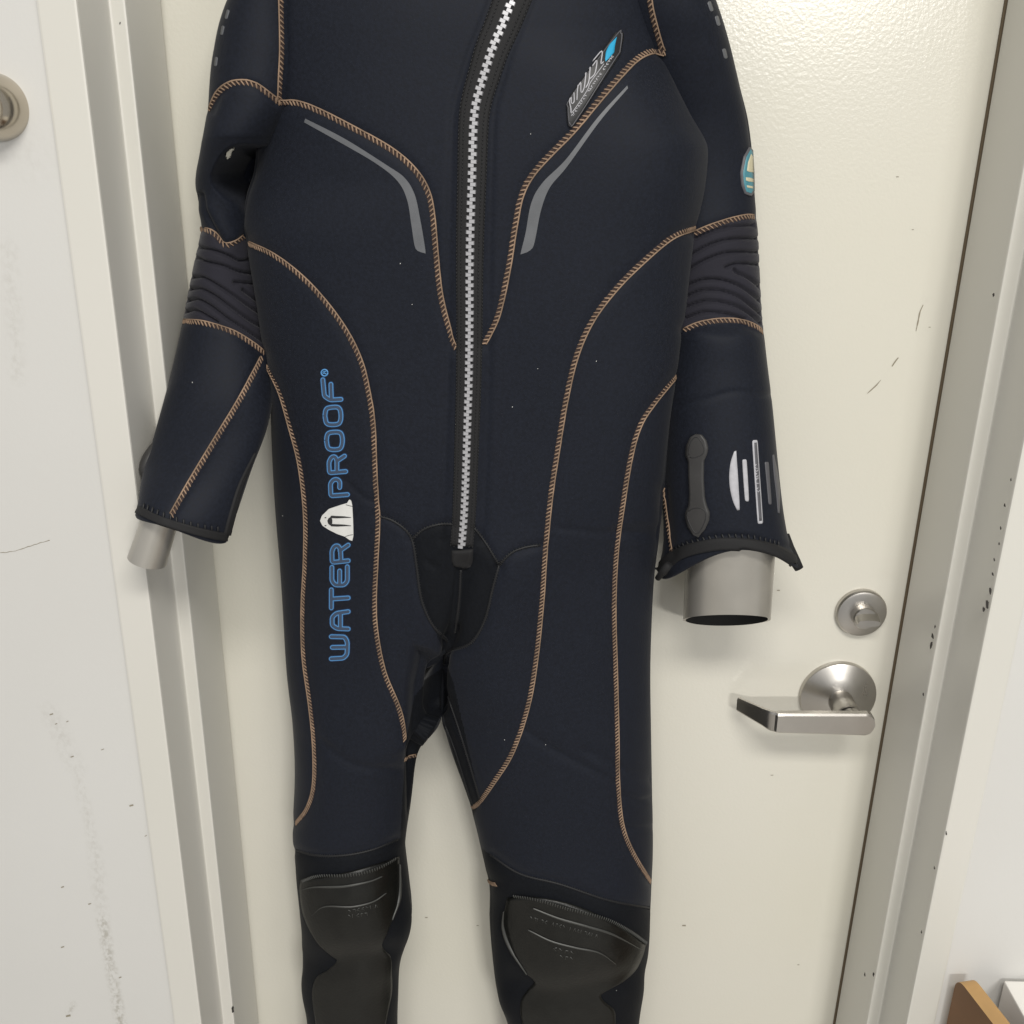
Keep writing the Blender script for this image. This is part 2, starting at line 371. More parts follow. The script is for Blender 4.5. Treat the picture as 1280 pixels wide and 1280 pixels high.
# --- wooden end panel bottom right
A0 = px(1196, 1221, YW - .012)
bn = empty('wooden_unit', (A0.x + .15, A0.y - .15, 0), 'brown wooden end panel of a low white unit against the right wall', 'cabinet')
B0 = px(1246, 1290, 0); 
dirv = Vector((.085, -.40, 0)); tv = Vector((.0185, .004, 0)); zt = A0.z
b = MB(); r_ = .014
def slab(b, off0, off1, z0, z1, m):
    base = A0 + tv * off0; bas2 = A0 + tv * off1
    pr = [(0, z0), (0, z1 - r_)] + [(r_ / .41 * (1 - math.cos(a)), z1 - r_ + r_ * math.sin(a)) for a in np.linspace(.3, math.pi / 2, 5)] + [(1, z1), (1, z0)]
    n = len(pr); V = []
    for q in (base, bas2):
        V += [(q.x + dirv.x * s, q.y + dirv.y * s, z) for s, z in pr]
    b.add(V, [tuple(range(n)), tuple(range(2 * n - 1, n - 1, -1))] , m)
    b.add(V, [(i, (i + 1) % n, n + (i + 1) % n, n + i) for i in range(n)], m + 1)
slab(b, 0, 1, .002, zt, 0)
b.build('end_panel', [M['wood'], M['woodedge']], bn, smooth=False)
b = MB(); b.box((A0.x + .07, YW - .40, zt - .075), (A0.x + .75, YW - .002, zt - .055)); b.build('shelf_board', M['paper'], bn, smooth=False, bevel=.001)
b = MB(); b.box((A0.x + .72, YW - .40, .002), (A0.x + .74, YW - .002, zt - .076)); b.build('end_panel', M['wood'], bn, smooth=False)
wb = px(1268, 1240, YW - .03)
b = MB(); b.box((wb.x, YW - .22, zt - .0548), (wb.x + .2, YW - .006, zt - .0548 + .045)); tag(b.build('white_box', M['paper'], smooth=False, bevel=.002), 'plain white box on the low shelf beside the wooden panel', 'box')

# ================================================================== WETSUIT
suit = empty('wetsuit', (px(590, 640, -.07).x, -.07, .1), 'dark navy neoprene diving wetsuit with tan seams hanging on the door', 'wetsuit')

# seam paths, photo pixels
TAN = [
 [(351, -60), (351, 0), (352, 60), (350, 100), (349, 127)],
 [(262, 138), (272, 118), (285, 107), (300, 103), (318, 106), (335, 118), (348, 128)],
 [(349, 128), (375, 130), (405, 142), (440, 160), (480, 182), (505, 200), (525, 222), (536, 245), (541, 275), (544, 310), (549, 360), (556, 395), (566, 428), (571, 437)],
 [(831, 66), (815, 64), (795, 74), (770, 100), (740, 135), (715, 165), (690, 190), (665, 218), (651, 245), (643, 285), (636, 330), (627, 375), (618, 405), (603, 432)],
 [(806, -60), (812, 0), (817, 25), (826, 58), (830, 66)],
 [(312, 305), (340, 318), (370, 340), (400, 370), (430, 410), (450, 450), (460, 490), (466, 530), (469, 600), (472, 650), (470, 700), (468, 750), (470, 790), (480, 840), (498, 885), (504, 912), (505, 925)],
 [(334, 458), (350, 490), (362, 530), (375, 580), (382, 640), (382, 700), (379, 760), (380, 820), (388, 880), (393, 930), (393, 980), (385, 1010), (370, 1030)],
 [(868, 285), (840, 296), (805, 325), (770, 360), (740, 400), (720, 445), (707, 500), (697, 560), (688, 620), (681, 690), (677, 750), (670, 820), (660, 880), (640, 940), (615, 980), (597, 1005), (586, 1010)],
 [(845, 470), (820, 500), (800, 530), (788, 570), (778, 630), (770, 690), (767, 760), (769, 840), (771, 920), (772, 980), (777, 1030), (790, 1065), (813, 1103)],
 [(252, 287), (263, 289), (272, 297), (281, 307), (294, 303), (305, 296)],
 [(230, 402), (255, 404), (290, 415), (315, 430), (329, 441)],
 [(327, 448), (300, 500), (270, 550), (240, 600), (220, 635), (213, 648)],
 [(868, 292), (890, 283), (915, 275), (935, 271), (943, 272)],
 [(856, 413), (875, 405), (900, 401), (925, 402), (945, 409), (952, 415)],
 [(829, 612), (834, 650), (840, 694)],
 [(505, 950), (512, 946), (521, 944)],
 [(608, 1098), (614, 1104), (622, 1106)],
]
DARK = [
 [(473, 645), (490, 650), (508, 663), (516, 678), (521, 710), (527, 750), (540, 780), (560, 802)],
 [(516, 673), (530, 661), (550, 655), (567, 655)],
 [(593, 660), (607, 678), (624, 706)],
 [(624, 706), (640, 690), (660, 683), (677, 681)],
 [(624, 706), (616, 735), (606, 775), (588, 804), (560, 815), (555, 830)],
 [(576, 712), (574, 750), (569, 790)],
 [(371, 1063), (395, 1069), (430, 1069), (465, 1062), (497, 1049)],
 [(613, 1068), (650, 1092), (700, 1105), (760, 1125), (812, 1135)],
 [(655, 912), (690, 937), (720, 953), (768, 977)],
 [(405, 930), (430, 950), (460, 960), (503, 963)],
 [(556, 905), (568, 935), (584, 985), (592, 1008)],
 [(560, 870), (575, 915), (596, 985), (600, 1000)],
 [(775, 668), (800, 670), (820, 671)],
]
ZIP = cr([(664, -70), (652, -30), (640, 0), (628, 31), (615, 62), (605, 94), (596, 125), (592, 156), (590, 219), (588, 281), (587, 340), (587, 397), (586, 474), (584, 536), (582, 599), (580, 646), (577, 684)])
GRV = []
for s, ox, oy, L in ((6.4, 830, 240, [[(240, 370), (400, 310), (560, 275), (720, 265)], [(200, 505), (400, 410), (560, 375), (760, 370)], [(190, 615), (350, 535), (520, 485), (770, 478)],
      [(495, 605), (560, 580), (640, 572), (775, 580)], [(565, 615), (575, 640), (650, 670), (720, 710), (790, 770)], [(180, 745), (300, 705), (430, 700), (560, 730), (680, 790), (790, 875)],
      [(170, 835), (300, 790), (450, 790), (600, 835), (700, 900), (800, 980)], [(160, 920), (300, 880), (430, 878), (580, 910), (700, 970), (800, 1050)], [(150, 1010), (300, 965), (430, 965), (560, 985), (660, 1015)]]),
     (6.4, 220, 260, [[(170, 312), (300, 345), (430, 385), (530, 425), (620, 400)], [(150, 395), (230, 430), (380, 465), (520, 510), (660, 525)], [(470, 595), (680, 605)], [(540, 655), (680, 755)],
      [(110, 548), (200, 555), (330, 620), (480, 710), (600, 790), (700, 850)], [(90, 643), (180, 645), (300, 700), (450, 800), (600, 900), (700, 950)], [(70, 735), (160, 730), (280, 790), (420, 890), (560, 970), (720, 1070)],
      [(55, 825), (140, 815), (250, 870), (330, 915)]])):
    for g in L: GRV.append(cr([(ox + x / s, oy + y / s) for x, y in g], step=3))

def contour(pts, v):
    q = cr([(a, c) for a, c in pts], step=3); i = np.argsort(q[:, 1], kind='stable'); q = q[i]
    return np.interp(v, q[:, 1], q[:, 0])
BL = [(520, -190), (460, -130), (380, -70), (325, -20), (312, 20), (316, 100), (318, 140), (320, 185), (317, 215), (308, 245), (305, 275), (310, 310), (322, 380), (330, 440), (337, 480), (341, 540), (345, 600), (349, 680), (354, 760), (360, 840), (366, 900), (369, 960), (368, 1030), (371, 1065), (373, 1095), (378, 1130), (381, 1160), (379, 1195), (379, 1230), (384, 1265), (386, 1320), (392, 1420), (398, 1500)]
BR = [(700, -190), (740, -130), (800, -70), (822, -20), (828, 20), (832, 66), (845, 110), (862, 145), (879, 172), (884, 190), (881, 230), (875, 260), (868, 290), (862, 340), (858, 380), (853, 420), (848, 470), (843, 500), (838, 540), (834, 580), (829, 630), (823, 680), (818, 720), (815, 770), (813, 840), (814, 920), (815, 980), (816, 1060), (814, 1115), (812, 1150), (807, 1190), (803, 1230), (798, 1280), (790, 1400), (775, 1500)]
CI = [(595, -190), (590, 200), (585, 500), (575, 690), (560, 790), (553, 840), (552, 896), (540, 915), (528, 930), (520, 950), (514, 1000), (508, 1040), (507, 1062), (512, 1105), (515, 1140), (508, 1175), (500, 1205), (498, 1240), (497, 1290), (500, 1400), (498, 1500)]
CO = [(595, -190), (590, 200), (585, 500), (575, 690), (560, 790), (553, 840), (552, 896), (557, 915), (565, 940), (583, 990), (593, 1025), (606, 1080), (612, 1110), (612, 1150), (616, 1200), (622, 1240), (636, 1285), (650, 1400), (655, 1500)]
YM = -.078
vr = np.r_[np.arange(-190, -20, 4.0), np.arange(-20, 1300, 2.0), np.arange(1300, 1501, 8.0)]
nv = len(vr); isplit = int(np.searchsorted(vr, 897))
Lc, Rc, Ci, Co = (contour(k, vr) for k in (BL, BR, CI, CO))
Ci[:isplit] = Co[:isplit] = .5 * (Ci + Co)[:isplit]
NF, NB = 150, 34
def sstep(a, b_, x): t = np.clip((x - a) / (b_ - a), 0, 1); return t * t * (3 - 2 * t)
def col_t(n): s = np.linspace(-1, 1, n + 1); return .45 * s + .55 * np.sin(s * np.pi / 2)
def prof(t, n=2.5, p=.5): return np.clip(1 - np.abs(t) ** n, 0, 1) ** p
bt = np.interp(vr, [-190, -90, 0, 200, 600, 900, 1500], [.045, .055, .070, .080, .074, .066, .05])     # torso bulge
bl = np.interp(vr, [-190, 700, 900, 1080, 1200, 1500], [.06, .062, .064, .068, .060, .045])             # leg bulge
def soft(y, k=81): p = np.pad(y, k // 2, mode='edge'); return np.convolve(p, np.hanning(k) / np.hanning(k).sum(), 'valid')
bt = soft(bt); bl = soft(bl)
w = sstep(640, 896, vr) ** 1.6
def block(n, side, back):
    """one half of the suit: side 0 = left of the centre line"""
    t = col_t(n)
    a_, b_ = (Lc, Ci) if side == 0 else (Co, Rc)
    U = a_[:, None] + (b_ - a_)[:, None] * (t[None] + 1) / 2
    tt = 2 * (U - Lc[:, None]) / (Rc - Lc)[:, None] - 1
    if side == 0: th = t                      # blend towards separate leg sections
    kR = (sstep(40, 130, vr) * (1 - sstep(560, 700, vr)))[:, None]; kL = (sstep(220, 300, vr) * (1 - sstep(560, 700, vr)))[:, None]
    pw = np.where(tt > 0, 2.4 + 3.2 * kR, 2.4 + 1.4 * kL)
    hT = bt[:, None] * np.clip(1 - np.abs(tt) ** pw, 0, 1) ** .55; hL = bl[:, None] * prof(t, 2.2, .55)[None]
    h = hT * (1 - w[:, None]) + hL * w[:, None]
    V = np.repeat(vr[:, None], n + 1, 1)
    P = pxn(U, V, YM)
    P[..., 1] += (h * .92 if back else -h)
    if back: P[..., 1] = np.minimum(P[..., 1], -.004)
    return P
PLf, PRf, PLb, PRb = block(NF, 0, 0), block(NF, 1, 0), block(NB, 0, 1), block(NB, 1, 1)

FEAT = []                                    # (path, sigma px, depth m)  negative = pushed in
for p in TAN: FEAT.append((cr(p, step=8), 5.5, -.0016))
for p in DARK: FEAT.append((cr(p, step=8), 4.0, -.0020))
FEAT += [(cr([(566, 790), (558, 815), (553, 850), (553, 885)], step=8), 5, -.006),
         (cr([(582, 705), (576, 750), (566, 800)], step=8), 8, -.006),
         (cr([(615, 720), (600, 770), (580, 800)], step=8), 12, -.003),
         (cr([(640, 720), (620, 790), (610, 860)], step=8), 30, .006),
         (cr([(420, 1150), (440, 1130), (460, 1150)], step=8), 30, .006),
         (cr([(700, 1190), (740, 1180), (760, 1200)], step=8), 40, .006),
         (cr([(390, 1205), (440, 1195), (490, 1190)], step=8), 12, -.005),
         (cr([(640, 1228), (700, 1240), (790, 1215)], step=8), 12, -.005),
         (cr([(780, 995), (800, 1002), (815, 998)], step=6), 3, -.0022), (cr([(775, 1035), (800, 1036), (815, 1034)], step=6), 3, -.0016),
         (cr([(735, 940), (780, 962), (815, 975)], step=6), 5, -.002),
         (cr([(430, 600), (455, 622), (470, 628)], step=6), 3, -.0012), (cr([(700, 660), (760, 668), (825, 665)], step=6), 3.5, -.0013), (cr([(770, 662), (825, 659)], step=6), 3, -.001),
         (cr([(533, 702), (545, 710)], step=6), 3, -.0012),
         (ZIP[::6], 20, .0018), (ZIP[::6] - [26, 0], 4, -.0018), (ZIP[::6] + [24, 0], 4, -.0018),
         ]
SINK = [([(512, 800), (534, 805), (557, 818), (553, 893), (537, 915), (522, 945), (514, 1000), (508, 1045), (503, 1010), (502, 930), (503, 860)], 26, -.016)]
def normals(P):
    du = np.gradient(P, axis=1); dv = np.gradient(P, axis=0); n = np.cross(du, dv)
    n /= np.linalg.norm(n, axis=-1, keepdims=True) + 1e-12
    return n
def lumps(P):
    x, y, z = P[..., 0], P[..., 1], P[..., 2]
    return .0016 * np.sin(9 * x + 4 * z + 1) * np.sin(7 * z - 3 * x + 2) + .0011 * np.sin(23 * x + 11 * z) * np.sin(17 * z + 5) + .0006 * np.sin(41 * x - 29 * z + .5)
def displace(P, feats, inner=None, sinks=False):
    uv = proj(P).reshape(-1, 2); n = normals(P); n[n[..., 1] > 0] *= -1
    d = np.zeros(len(uv))
    for path, sg, dep in feats:
        lo, hi = path.min(0) - 3 * sg, path.max(0) + 3 * sg
        k = np.where((uv[:, 0] > lo[0]) & (uv[:, 0] < hi[0]) & (uv[:, 1] > lo[1]) & (uv[:, 1] < hi[1]))[0]
        if len(k): d[k] += dep * np.exp(-.5 * (dist_poly(uv[k], path) / sg) ** 2)
    if sinks:
        for poly, sg, dep in SINK:
            pa = np.array(poly, float); k = np.where(in_poly(uv, pa))[0]
            if len(k): d[k] += dep * sstep(0, sg, dist_poly(uv[k], np.vstack([pa[4:], pa[:2]]) if False else np.vstack([pa[7:], pa[:3]])))
    d = d.reshape(P.shape[:2])
    edge = np.ones(P.shape[1]); m_ = 4; edge[:m_] = np.linspace(0, 1, m_); edge[-m_:] = np.linspace(1, 0, m_)
    return P + n * ((d + lumps(P)) * (edge[None] if inner is None else inner))[..., None]
eL = np.ones((nv, NF + 1)); eL[:, :4] = np.linspace(0, 1, 4); 
eL[isplit - 1:, -4:] = np.linspace(1, 0, 4)
eR = np.ones((nv, NF + 1)); eR[:, -4:] = np.linspace(1, 0, 4); eR[isplit - 1:, :4] = np.linspace(0, 1, 4)
both = np.concatenate([PLf[:, :-1], PRf], 1)
bothd = displace(both, FEAT, np.concatenate([eL[:, :-1], eR], 1), True)
PLf = bothd[:, :NF + 1].copy(); PRf = bothd[:, NF:].copy()
legsL = displace(PLf * 0 + block(NF, 0, 0), FEAT, eL, True); legsR = displace(block(NF, 1, 0), FEAT, eR)
PLf[isplit:] = legsL[isplit:]; PRf[isplit:] = legsR[isplit:]

# assemble rings: left block front (L->c), right block front (c->R), right back (R->c), left back (c->L)
verts = []; faces = []; tri_front = []
def idx_block(P, first=None, last=None):
    """append block, optionally sharing its first / last column (arrays of vertex ids, -1 = new)"""
    ns, nt = P.shape[:2]; I = -np.ones((ns, nt), int)
    if first is not None: I[:, 0] = first
    if last is not None: I[:, -1] = last
    new = I < 0; base = sum(len(v) for v in verts); k = new.sum(); I[new] = base + np.arange(k); verts.append(P[new]); return I
ILf = idx_block(PLf)
ff = -np.ones(nv, int); ff[:isplit] = ILf[:isplit, -1]
IRf = idx_block(PRf, first=ff)
lastb = -np.ones(nv, int); lastb[isplit - 1:] = ILf[isplit - 1:, -1]
ILb = idx_block(PLb, first=ILf[:, 0], last=lastb)
firstb = ILb[:, -1].copy(); firstb[isplit:] = IRf[isplit:, 0]
IRb = idx_block(PRb, first=firstb, last=IRf[:, -1])
def quads(I, flip=False):
    q = np.stack([I[:-1, :-1], I[1:, :-1], I[1:, 1:], I[:-1, 1:]], -1).reshape(-1, 4)
    return q[:, ::-1] if flip else q
Q = np.vstack([quads(ILf), quads(IRf), quads(ILb, True), quads(IRb, True)])
VB = np.vstack(verts)
def np_mesh(name, V, Q, mats, midx=None):
    me = bpy.data.meshes.new(name); me.vertices.add(len(V)); me.vertices.foreach_set('co', V.astype(np.float32).ravel())
    me.loops.add(Q.size); me.loops.foreach_set('vertex_index', Q.astype(np.int32).ravel())
    me.polygons.add(len(Q)); me.polygons.foreach_set('loop_start', np.arange(0, Q.size, 4, dtype=np.int32))
    for m in mats: me.materials.append(m)
    if midx is not None: me.polygons.foreach_set('material_index', midx.astype(np.int32))
    me.polygons.foreach_set('use_smooth', np.ones(len(Q), bool)); me.update(calc_edges=True); me.validate()
    return me
cent = proj(VB[Q].mean(1)); back = VB[Q].mean(1)[:, 1] > YM
mi = np.zeros(len(Q), int)
kneeL = [(300, 1065), (371, 1063), (395, 1069), (430, 1069), (465, 1062), (497, 1049), (540, 1035), (540, 1700), (300, 1700)]
kneeR = [(560, 1030), (613, 1068), (650, 1092), (700, 1105), (760, 1125), (812, 1135), (880, 1140), (880, 1700), (560, 1700)]
crot = [(516, 675), (530, 661), (550, 655), (593, 658), (624, 706), (616, 735), (606, 775), (588, 804), (556, 818), (540, 780), (526, 745), (520, 710)]
thigh = [(500, 1050), (507, 930), (518, 870), (556, 826), (566, 850), (600, 1000), (588, 1030), (553, 890), (520, 960), (515, 1050)]
for pg in (kneeL, kneeR, crot, thigh): mi[in_poly(cent, pg)] = 1
body = link('body_panel', np_mesh('body_panel', VB, Q, [M['neoprene'], M['black']], mi), suit)

# --- sleeves
def sleeve(rows, ns, nf, nb, feats, ribpoly, dent=None):
    R = np.array(rows, float)               # Lu Lv Ru Rv sag ym bf bb
    s = np.r_[0, np.cumsum(np.hypot(*(np.diff(.5 * (R[:, 0:2] + R[:, 2:4]), axis=0)).T))]
    E = np.vstack([2 * R[0] - R[1], R, 2 * R[-1] - R[-2]]); out = []; so = []
    for i in range(1, len(E) - 2):
        t = np.linspace(0, 1, 16, endpoint=False)[:, None]; a, b_, c, d = E[i - 1:i + 3]
        out.append(.5 * (2 * b_ + (c - a) * t + (2 * a - 5 * b_ + 4 * c - d) * t * t + (3 * b_ - a - 3 * c + d) * t ** 3)); so.append(s[i - 1] + (s[i] - s[i - 1]) * t[:, 0])
    out = np.vstack(out + [R[-1:]]); so = np.r_[np.concatenate(so), s[-1]]
    q = np.linspace(0, s[-1], ns); G = np.stack([np.interp(q, so, out[:, k]) for k in range(8)], -1)
    t = col_t(nf)
    def surf(t, back):
        k = (t[None] + 1) / 2
        U = G[:, 0:1] + (G[:, 2:3] - G[:, 0:1]) * k; V = G[:, 1:2] + (G[:, 3:4] - G[:, 1:2]) * k + G[:, 4:5] * (1 - t[None] ** 2)
        P = np.empty(U.shape + (3,))
        for i in range(ns): P[i] = pxn(U[i], V[i], G[i, 5])
        h = prof(t, 2.2, .52)[None]
        P[..., 1] += (G[:, 7:8] * h if back else -G[:, 6:7] * h)
        if back: P[..., 1] = np.minimum(P[..., 1], -.004)
        return P
    Pf = displace(surf(t, 0), feats)
    if dent is not None:                     # deep underarm fold
        uv = proj(Pf).reshape(-1, 2); k = np.where(in_poly(uv, dent))[0]; q = Pf.reshape(-1, 3)
        q[k, 1] = np.minimum(q[k, 1] + .085 * sstep(0, 15, dist_poly(uv[k], np.vstack([dent, dent[:1]]))), np.maximum(q[k, 1], -.028)); Pf = q.reshape(Pf.shape)
    Pb = surf(col_t(nb)[::-1], 1)[:, 1:-1]
    ring = np.concatenate([Pf, Pb], 1)
    # turned-in lip so that the cuff is hollow
    c = ring[-1].mean(0); dn = ring[-1] - ring[-8]; dn = dn.mean(0); dn /= np.linalg.norm(dn)
    lips = [c + (ring[-1] - c) * .97 + dn * .0015, c + (ring[-1] - c) * .92, c + (ring[-1] - c) * .88 - dn * .012, c + (ring[-1] - c) * .80 - dn * .03]
    ring = np.concatenate([ring, np.array(lips)], 0)
    n_s, n_t = ring.shape[:2]; I = np.arange(n_s * n_t).reshape(n_s, n_t); I = np.concatenate([I, I[:, :1]], 1)
    Vv = ring.reshape(-1, 3); Qq = quads(I)
    m = np.zeros(len(Qq), int); fc = np.tile(np.arange(n_t) < nf, n_s - 1)
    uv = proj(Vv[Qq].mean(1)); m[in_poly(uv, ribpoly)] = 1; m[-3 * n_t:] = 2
    return Vv, Qq, m
GF = [(g, 1.3, -.0058) for g in GRV]
Lrows = [(345, -115, 440, -115, 0, -.08, .045, .045), (288, 0, 395, 0, 0, -.082, .052, .05), (269, 70, 392, 70, 0, -.085, .055, .05), (262, 130, 378, 130, 0, -.088, .058, .05), (256, 165, 356, 165, 0, -.09, .058, .05),
         (253, 178, 350, 176, 0, -.088, .056, .05), (250, 194, 346, 190, 0, -.084, .052, .05), (246, 214, 340, 208, 0, -.078, .048, .048), (245, 232, 332, 228, 0, -.072, .044, .046), (249, 258, 324, 258, 0, -.066, .042, .042), (252, 285, 320, 290, 0, -.062, .042, .04),
         (243, 330, 326, 330, 0, -.06, .045, .04), (234, 375, 336, 380, 2, -.062, .048, .045), (229, 402, 342, 425, 4, -.066, .05, .05), (213, 475, 342, 480, 2, -.09, .05, .052), (196, 540, 333, 536, 0, -.13, .048, .05), (181, 590, 313, 590, -2, -.165, .046, .048), (175, 622, 297, 638, -8, -.185, .042, .044), (171, 638, 285, 674, -17, -.192, .040, .042)]
Rrows = [(720, -115, 850, -115, 0, -.07, .05, .05), (760, 0, 893, 0, 0, -.07, .052, .05), (775, 60, 912, 60, 0, -.064, .046, .05), (790, 110, 925, 110, 0, -.056, .040, .048), (805, 150, 935, 150, 0, -.05, .036, .045), (812, 200, 941, 200, 0, -.048, .034, .044),
         (820, 245, 943, 245, 0, -.048, .036, .044), (826, 300, 947, 300, 0, -.05, .040, .045), (828, 340, 949, 340, 0, -.052, .042, .047), (828, 390, 952, 390, 0, -.056, .046, .05), (836, 412, 954, 412, 0, -.064, .052, .05), (832, 450, 958, 450, 0, -.066, .054, .052), (828, 500, 964, 500, 0, -.07, .056, .055),
         (826, 560, 970, 560, 0, -.074, .058, .058), (827, 610, 975, 610, 0, -.078, .058, .06), (829, 650, 979, 645, -12, -.08, .058, .06), (829, 686, 984, 672, -30, -.082, .057, .06), (823, 720, 997, 706, -53, -.083, .058, .06)]
ribL = [(200, 283), (252, 287), (263, 289), (272, 297), (281, 307), (294, 303), (305, 296), (380, 290), (380, 460), (329, 441), (315, 430), (290, 415), (255, 404), (200, 400)]
ribR = [(800, 320), (868, 292), (890, 283), (915, 275), (943, 272), (1000, 272), (1000, 425), (953, 416), (925, 402), (900, 401), (875, 405), (856, 413), (800, 430)]
FL = GF[9:] + [(cr(p, step=6), 4, -.0018) for p in (TAN[1], TAN[9], TAN[10], TAN[11])] + [(cr([(247, 245), (258, 270), (274, 300)], step=6), 3, -.004), (cr([(262, 262), (280, 285), (292, 296)], step=6), 9, .004)]
FR = GF[:9] + [(cr(p, step=6), 4, -.0018) for p in (TAN[12], TAN[13], TAN[14])] + [(cr([(845, 506), (880, 500), (920, 490), (968, 494)], step=6), 3, -.0014), (cr([(840, 690), (860, 678), (900, 671), (940, 672), (985, 684)], step=6), 3, -.002)]
VL, QL, mL = sleeve(Lrows, 430, 120, 60, FL, ribL, cr([(262, 218), (270, 200), (282, 186), (300, 179), (330, 180), (352, 178), (356, 215), (345, 245), (325, 262), (308, 270), (294, 258), (276, 246), (264, 232), (262, 218)], step=6))
gap = ~in_poly(proj(VL[QL].mean(1)), [(281.5, 193), (286, 187), (294, 184.5), (289, 191), (286, 200), (284, 201)])
QL, mL = QL[gap], mL[gap]                    # small opening at the underarm fold
VR, QR, mR = sleeve(Rrows, 430, 120, 40, FR, ribR)
slL = link('sleeve', np_mesh('sleeve', VL, QL, [M['neoprene'], M['rib'], M['dark']], mL), suit)
slR = link('sleeve', np_mesh('sleeve', VR, QR, [M['neoprene'], M['rib'], M['dark']], mR), suit)
ALLV = np.vstack([VB, VL, VR]); ALLQ = np.vstack([Q, QL + len(VB), QR + len(VB) + len(VL)])
bvh = BVHTree.FromPolygons(ALLV.tolist(), ALLQ.tolist())
def hit(u, v):
    d = ray(u, v).normalized()
    p, n, i, ds = bvh.ray_cast(CAM, d)
    if p is None or p.y > -.0035:
        q = px(u, v, YM); p, n, i, ds = bvh.find_nearest(q)
    if n.dot(d) > 0: n = -n
    return p, n

# --- applied pieces
def patch(b, Lp, Rp, h, nt=4, m=0, edge=.5, drop=.0008, bend=0):
    """raised patch between two pixel polylines of equal length"""
    Lp = np.asarray(Lp); Rp = np.asarray(Rp); ns = len(Lp); T = np.linspace(0, 1, nt)
    rows = []
    for i in range(ns):
        bb_ = bend * max(0, 1 - i / (ns * .4))
        pts = [hit(*(Lp[i] * (1 - t) + Rp[i] * t + np.array([0, bb_ * 4 * t * (1 - t)]))) for t in T]
        w_ = np.linalg.norm(Rp[i] - Lp[i]) + 1e-6; e = min(.3, edge / w_)
        first = i == 0 or i == ns - 1
        top = [p + n * h for p, n in pts]
        lo = [p - n * drop for p, n in pts]
        if nt > 2:
            top[0] = top[0].lerp(top[1], e * (nt - 1) * .5); top[-1] = top[-1].lerp(top[-2], e * (nt - 1) * .5)
        rows.append((lo, top))
    G = []
    G.append([rows[0][0][0]] + rows[0][0] + [rows[0][0][-1]])
    for lo, top in rows: G.append([lo[0]] + top + [lo[-1]])
    G.append([rows[-1][0][0]] + rows[-1][0] + [rows[-1][0][-1]])
    b.grid(G, m)
def ribbon(b, path, hw, h, m=0, step=2.5, nt=3, cap=True, raw=False, drop=.0008):
    p = np.array(path, float) if raw else cr(path, step=step)
    t = np.gradient(p, axis=0); t /= np.linalg.norm(t, axis=1)[:, None] + 1e-9; nrm = np.stack([-t[:, 1], t[:, 0]], -1)
    W = np.full(len(p), float(hw)) if not hasattr(hw, '__len__') else np.interp(np.linspace(0, 1, len(p)), np.linspace(0, 1, len(hw)), hw)
    if cap:
        a = [(p[0] - t[0] * W[0] * c, W[0] * s_) for c, s_ in ((.95, .3), (.8, .6), (.45, .9))]; z = [(p[-1] + t[-1] * W[-1] * c, W[-1] * s_) for c, s_ in ((.45, .9), (.8, .6), (.95, .3))]
        p = np.vstack([[k[0] for k in a], p, [k[0] for k in z]]); nrm = np.vstack([[nrm[0]] * 3, nrm, [nrm[-1]] * 3]); W = np.r_[[k[1] for k in a], W, [k[1] for k in z]]
    patch(b, p - nrm * W[:, None], p + nrm * W[:, None], h, nt, m, drop=drop)
def polypatch(b, poly, h, m=0, nrow=24, nt=8, ang=0.0):
    """raised patch with any outline that is monotone along direction ang"""
    P = np.array(poly, float); c, s = math.cos(ang), math.sin(ang); Rm = np.array([[c, s], [-s, c]])
    q = P @ Rm.T; y0, y1 = q[:, 1].min(), q[:, 1].max(); Lp, Rp = [], []
    for y in y0 + (y1 - y0) * (.5 - .5 * np.cos(np.linspace(.06, math.pi - .06, nrow))):
        xs = []
        for i in range(len(q)):
            a, b2 = q[i], q[(i + 1) % len(q)]
            if (a[1] - y) * (b2[1] - y) < 0: xs.append(a[0] + (b2[0] - a[0]) * (y - a[1]) / (b2[1] - a[1]))
        if len(xs) < 2: continue
        Lp.append(np.array([min(xs), y]) @ Rm); Rp.append(np.array([max(xs), y]) @ Rm)
    patch(b, Lp, Rp, h, nt, m)
def along(path, step_m):
    """points evenly spaced on the suit surface: position, normal, tangent"""
    p = cr(path, step=2.0); H = [hit(*q) for q in p]
    P = np.array([h[0] for h in H]); N = np.array([h[1] for h in H])
    k = np.ones(5) / 5
    if len(P) > 9:
        Pp = np.vstack([[P[0]] * 2, P, [P[-1]] * 2]); P2 = np.stack([np.convolve(Pp[:, i], k, 'valid') for i in range(3)], -1); P2[0], P2[-1] = P[0], P[-1]; P = P2
    dd = np.linalg.norm(np.diff(P, axis=0), axis=1); s = np.r_[0, np.cumsum(dd)]
    q = np.arange(0, s[-1], step_m)
    Pi = np.stack([np.interp(q, s, P[:, i]) for i in range(3)], -1); Ni = np.stack([np.interp(q, s, N[:, i]) for i in range(3)], -1)
    Ni /= np.linalg.norm(Ni, axis=1)[:, None]
    T = np.gradient(Pi, axis=0) if len(Pi) > 1 else np.array([[0, 0, 1.]]); T /= np.linalg.norm(T, axis=1)[:, None] + 1e-9
    return Pi, Ni, T
